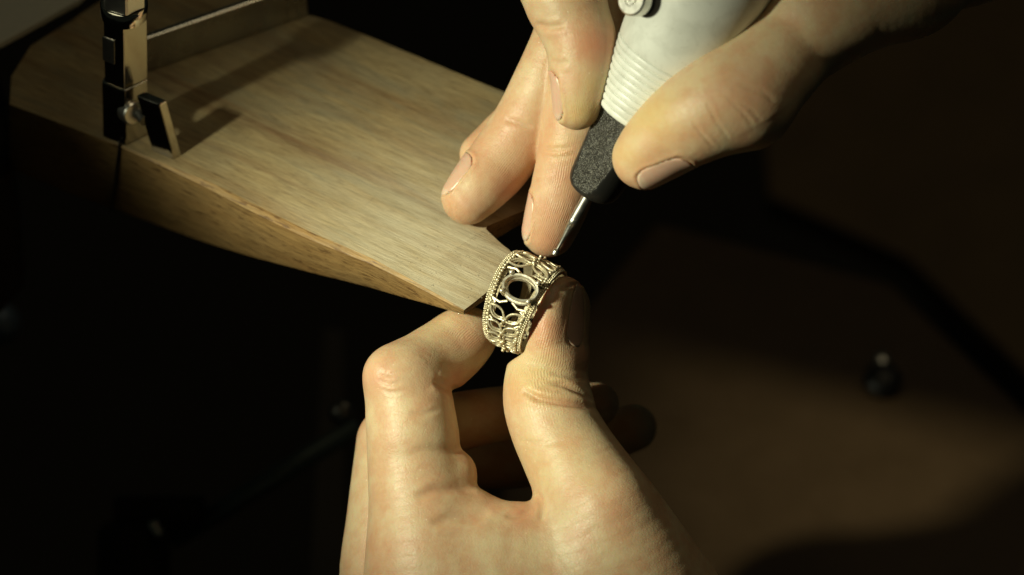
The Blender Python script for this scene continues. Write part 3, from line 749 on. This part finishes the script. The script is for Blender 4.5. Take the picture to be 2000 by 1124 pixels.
finish_hand('left_hand', LH, 'bare lower hand pinching the silver ring between index finger and thumb', None,
    creases=[
        ([(915, 778), (884, 763), (862, 750), (848, 742)], 8, .7, (-20, 40)),
        ([(915, 879), (880, 881), (840, 878), (800, 880)], 9, .25, (-10, 40)),
        ([(930, 958), (895, 955), (850, 958), (810, 970)], 9, .5, (-10, 40)),
        ([(958, 1000), (925, 1010), (880, 1012), (840, 1022)], 10, .5, (-10, 40)),
        ([(1020, 762), (1050, 778), (1090, 786), (1130, 791), (1175, 800)], 6, .8, (-20, 40)),
        ([(1070, 748), (1100, 752), (1135, 768), (1160, 785)], 4.5, .6, (-20, 40)),
        ([(1075, 730), (1100, 732), (1150, 742)], 4.5, .35, (-20, 40)),
        ([(1098, 565), (1118, 556), (1150, 556), (1166, 566)], 2.6, .42, (-20, 40)),
        ([(1048, 960), (1060, 990), (1056, 1020)], 5, .5, (-10, 40)),
        ([(985, 1008), (1012, 1008), (1038, 1000)], 6, .4, (-10, 40)),
        ([(738, 742), (760, 752), (785, 748)], 3, .25, (-20, 40)), ([(735, 725), (760, 732), (782, 726)], 3, .22, (-20, 40)), ([(745, 762), (768, 768), (790, 764)], 3, .2, (-20, 40)),
        ([(860, 800), (830, 808), (800, 806)], 5, .18, (-10, 40)), ([(1010, 860), (1060, 868), (1110, 862)], 5, .12, (-10, 40)),
    ],
    reds=[(735, 735, 38, .55, -20, 40), (895, 740, 32, .6, -20, 40), (915, 660, 40, .35, -20, 40), (745, 1090, 60, .3, -20, 40), (1200, 985, 60, .25, -20, 40), (850, 745, 50, .25, -20, 40),
          (1020, 1000, 34, .55, -10, 40), (960, 985, 25, .5, -20, 40), (1130, 700, 38, .45, -20, 40), (1000, 780, 30, .3, -20, 40), (1060, 640, 50, .6, -20, 40), (1040, 830, 60, .12, -10, 40),
          (690, 830, 30, .4, -30, 0), (820, 1000, 90, .12, -20, 40)],
    calluses=[(1040, 740, 60, .38, -20, 40), (1060, 900, 90, .16, -20, 40), (850, 620, 40, .2, -20, 40)],
    nails=[Nail(LH, 1106, 612, 2.0, (.22, 1, -.05), (.74, .05, .67), 13.5, 4.4, 6.8, .35)], ridges=[(920, 660, 60, 1, -30, 40), (1050, 740, 70, .8, -30, 40), (1040, 680, 60, 1, -30, 40)], rootpt=None)
# right hand ----------------------------------------------------------
RH = Hand([
    ([(1127, 208, 15, 42), (1131, 172, 16, 49), (1136, 128, 16, 60), (1135, 84, 16, 66), (1118, 36, 15, 70), (1102, -10, 14, 78), (1095, -80, 10, 84), (1160, -230, 2, 92), (1400, -330, -5, 110)], 2),  # index
    ([(1072, 452, -9, 47), (1084, 418, -8, 53), (1100, 365, -7, 58), (1112, 305, -6, 58), (1124, 240, -5, 60), (1136, 170, -4, 62), (1150, 80, -4, 64), (1180, -60, -4, 78), (1420, -330, -8, 110)], 1.2),      # middle
    ([(914, 388, -10.5, 47), (938, 362, -11, 54), (972, 322, -13, 60), (1005, 276, -13, 60), (1036, 222, -12, 59), (1060, 170, -10, 58), (1078, 112, -9, 50), (1098, 60, -9, 50), (1150, -60, -8, 70), (1420, -330, -10, 110)], 1.2),    # ring
    ([(940, 302, -22, 38), (985, 262, -23, 42), (1040, 200, -22, 42), (1100, 60, -20, 48), (1170, -60, -18, 60), (1420, -330, -14, 110)], 1.2),  # little
    ([(1258, 308, 23, 58), (1284, 284, 25, 68), (1322, 254, 27, 78), (1366, 226, 30, 88), (1415, 200, 31, 96), (1455, 178, 30, 98), (1500, 138, 28, 92), (1545, 88, 25, 90), (1600, 30, 24, 100), (1670, -20, 23, 112), (1740, -60, 20, 120)], 2),  # thumb
    ([(1770, -72, 16, 122), (1700, -150, 0, 170), (1560, -230, -4, 170), (1420, -330, -8, 140)], 12),
    ([(1600, 0, 18, 90), (1560, -100, 10, 120)], 12),
    ([(1470, 215, 31, 45), (1480, 235, 30, 30)], 7),
    ([(1880, -160, 0, 160), (1740, -160, 0, 170)], 10),
], .5, (np.array([-20, 5, -45.]), np.array([110, 88, 50.])))
nls = [Nail(RH, 1278, 298, 24, (-.88, -.47, -.05), (.22, -.84, .50), 12.0, 5.4, 7.6, .8),
       Nail(RH, 1129, 190, 15.5, (-.05, -1, 0), (-1, .0, .0), 10.5, 4.6, 5.4),
       Nail(RH, 925, 376, -10.8, (-.68, -.72, .1), (-.80, .52, .12), 10.5, 4.8, 6.0),
       Nail(RH, 1078, 440, -8.5, (-.32, -.95, 0), (-1, .3, -.02), 10.5, 4.6, 6.0)]
finish_hand('right_hand', RH, 'bare upper hand gripping the white and black handpiece, fingertips resting on the board', None,
    creases=[
        ([(1045, 46), (1072, 54), (1105, 50)], 6, .5, (5, 60)),
        ([(1075, 118), (1095, 125), (1110, 120)], 5, .3, (5, 60)),
        ([(1410, 180), (1450, 220), (1472, 248)], 3, .20, (10, 60)), ([(1380, 200), (1400, 240), (1428, 278)], 3, .16, (10, 60)), ([(1440, 165), (1490, 180), (1515, 200)], 5, .18, (10, 60)),
        ([(1425, 190), (1460, 210), (1490, 240)], 3, .15, (10, 60)), ([(1350, 235), (1370, 262), (1395, 290)], 3, .2, (10, 60)),
        ([(985, 232), (1010, 240), (1040, 250)], 6, .35, (-40, 4)),
        ([(1060, 290), (1085, 292), (1120, 288)], 4, .28, (-20, 4)), ([(1060, 305), (1085, 308), (1120, 303)], 4, .2, (-20, 4)),
        ([(1040, 355), (1060, 352)], 3, .2, (-20, 4)),
    ],
    reds=[(1165, 90, 46, .75, 4, 60), (1120, 150, 40, .3, 4, 60), (1460, 195, 60, .5, 10, 60), (1350, 250, 50, .25, 10, 60), (1220, 350, 30, .25, 10, 60), (1300, 300, 60, .35, 10, 60),
          (1000, 350, 60, .5, -40, 4), (920, 400, 40, .35, -40, 4), (1040, 260, 40, .3, -40, 4), (1100, 400, 60, .5, -40, 4), (1080, 470, 45, .55, -40, 4), (1060, 240, 60, .3, -40, 4), (1030, 300, 90, .42, -40, 4), (1110, 340, 80, .42, -40, 4), (900, 420, 50, .3, -40, 4), (1110, 60, 60, .2, 4, 60), (1280, 330, 50, .4, 10, 60), (940, 300, 60, .4, -40, 4)],
    calluses=[(1140, 220, 36, .5, 4, 60), (1160, 170, 30, .35, 4, 60), (1270, 225, 60, .55, 10, 60), (1225, 300, 36, .35, 10, 60), (1090, 290, 30, .2, -40, 4)],
    nails=nls, ridges=[(920, 400, 70, .9, -40, 4), (980, 340, 60, .8, -40, 4), (1080, 440, 80, 1, -40, 4), (1090, 330, 60, .8, -40, 4), (1140, 210, 40, .7, 0, 60)], rootpt=None)

# ------------------------------------------------------------------ metal filings lying on the board end and on the lower hand
fp = []
for i in range(150):
    x = random.gauss(880, 70); y = random.gauss(520, 38)
    if x > 985 or y > 470 + (x - 610) * .45 - 16 or y < 450: continue
    g = ground(x, y); fp.append(ball(g + np.array([0, 0, .04]), random.uniform(.05, .13), 5, 3, (random.uniform(.6, 2.0), random.uniform(.6, 2.0), .6)))
v, f = join(fp)
tag(mesh_obj('metal_filings', v, f, MRb, None, smooth=False), 'fine bright metal filings scattered on the pale end of the wooden board', 'filings', kind='stuff')
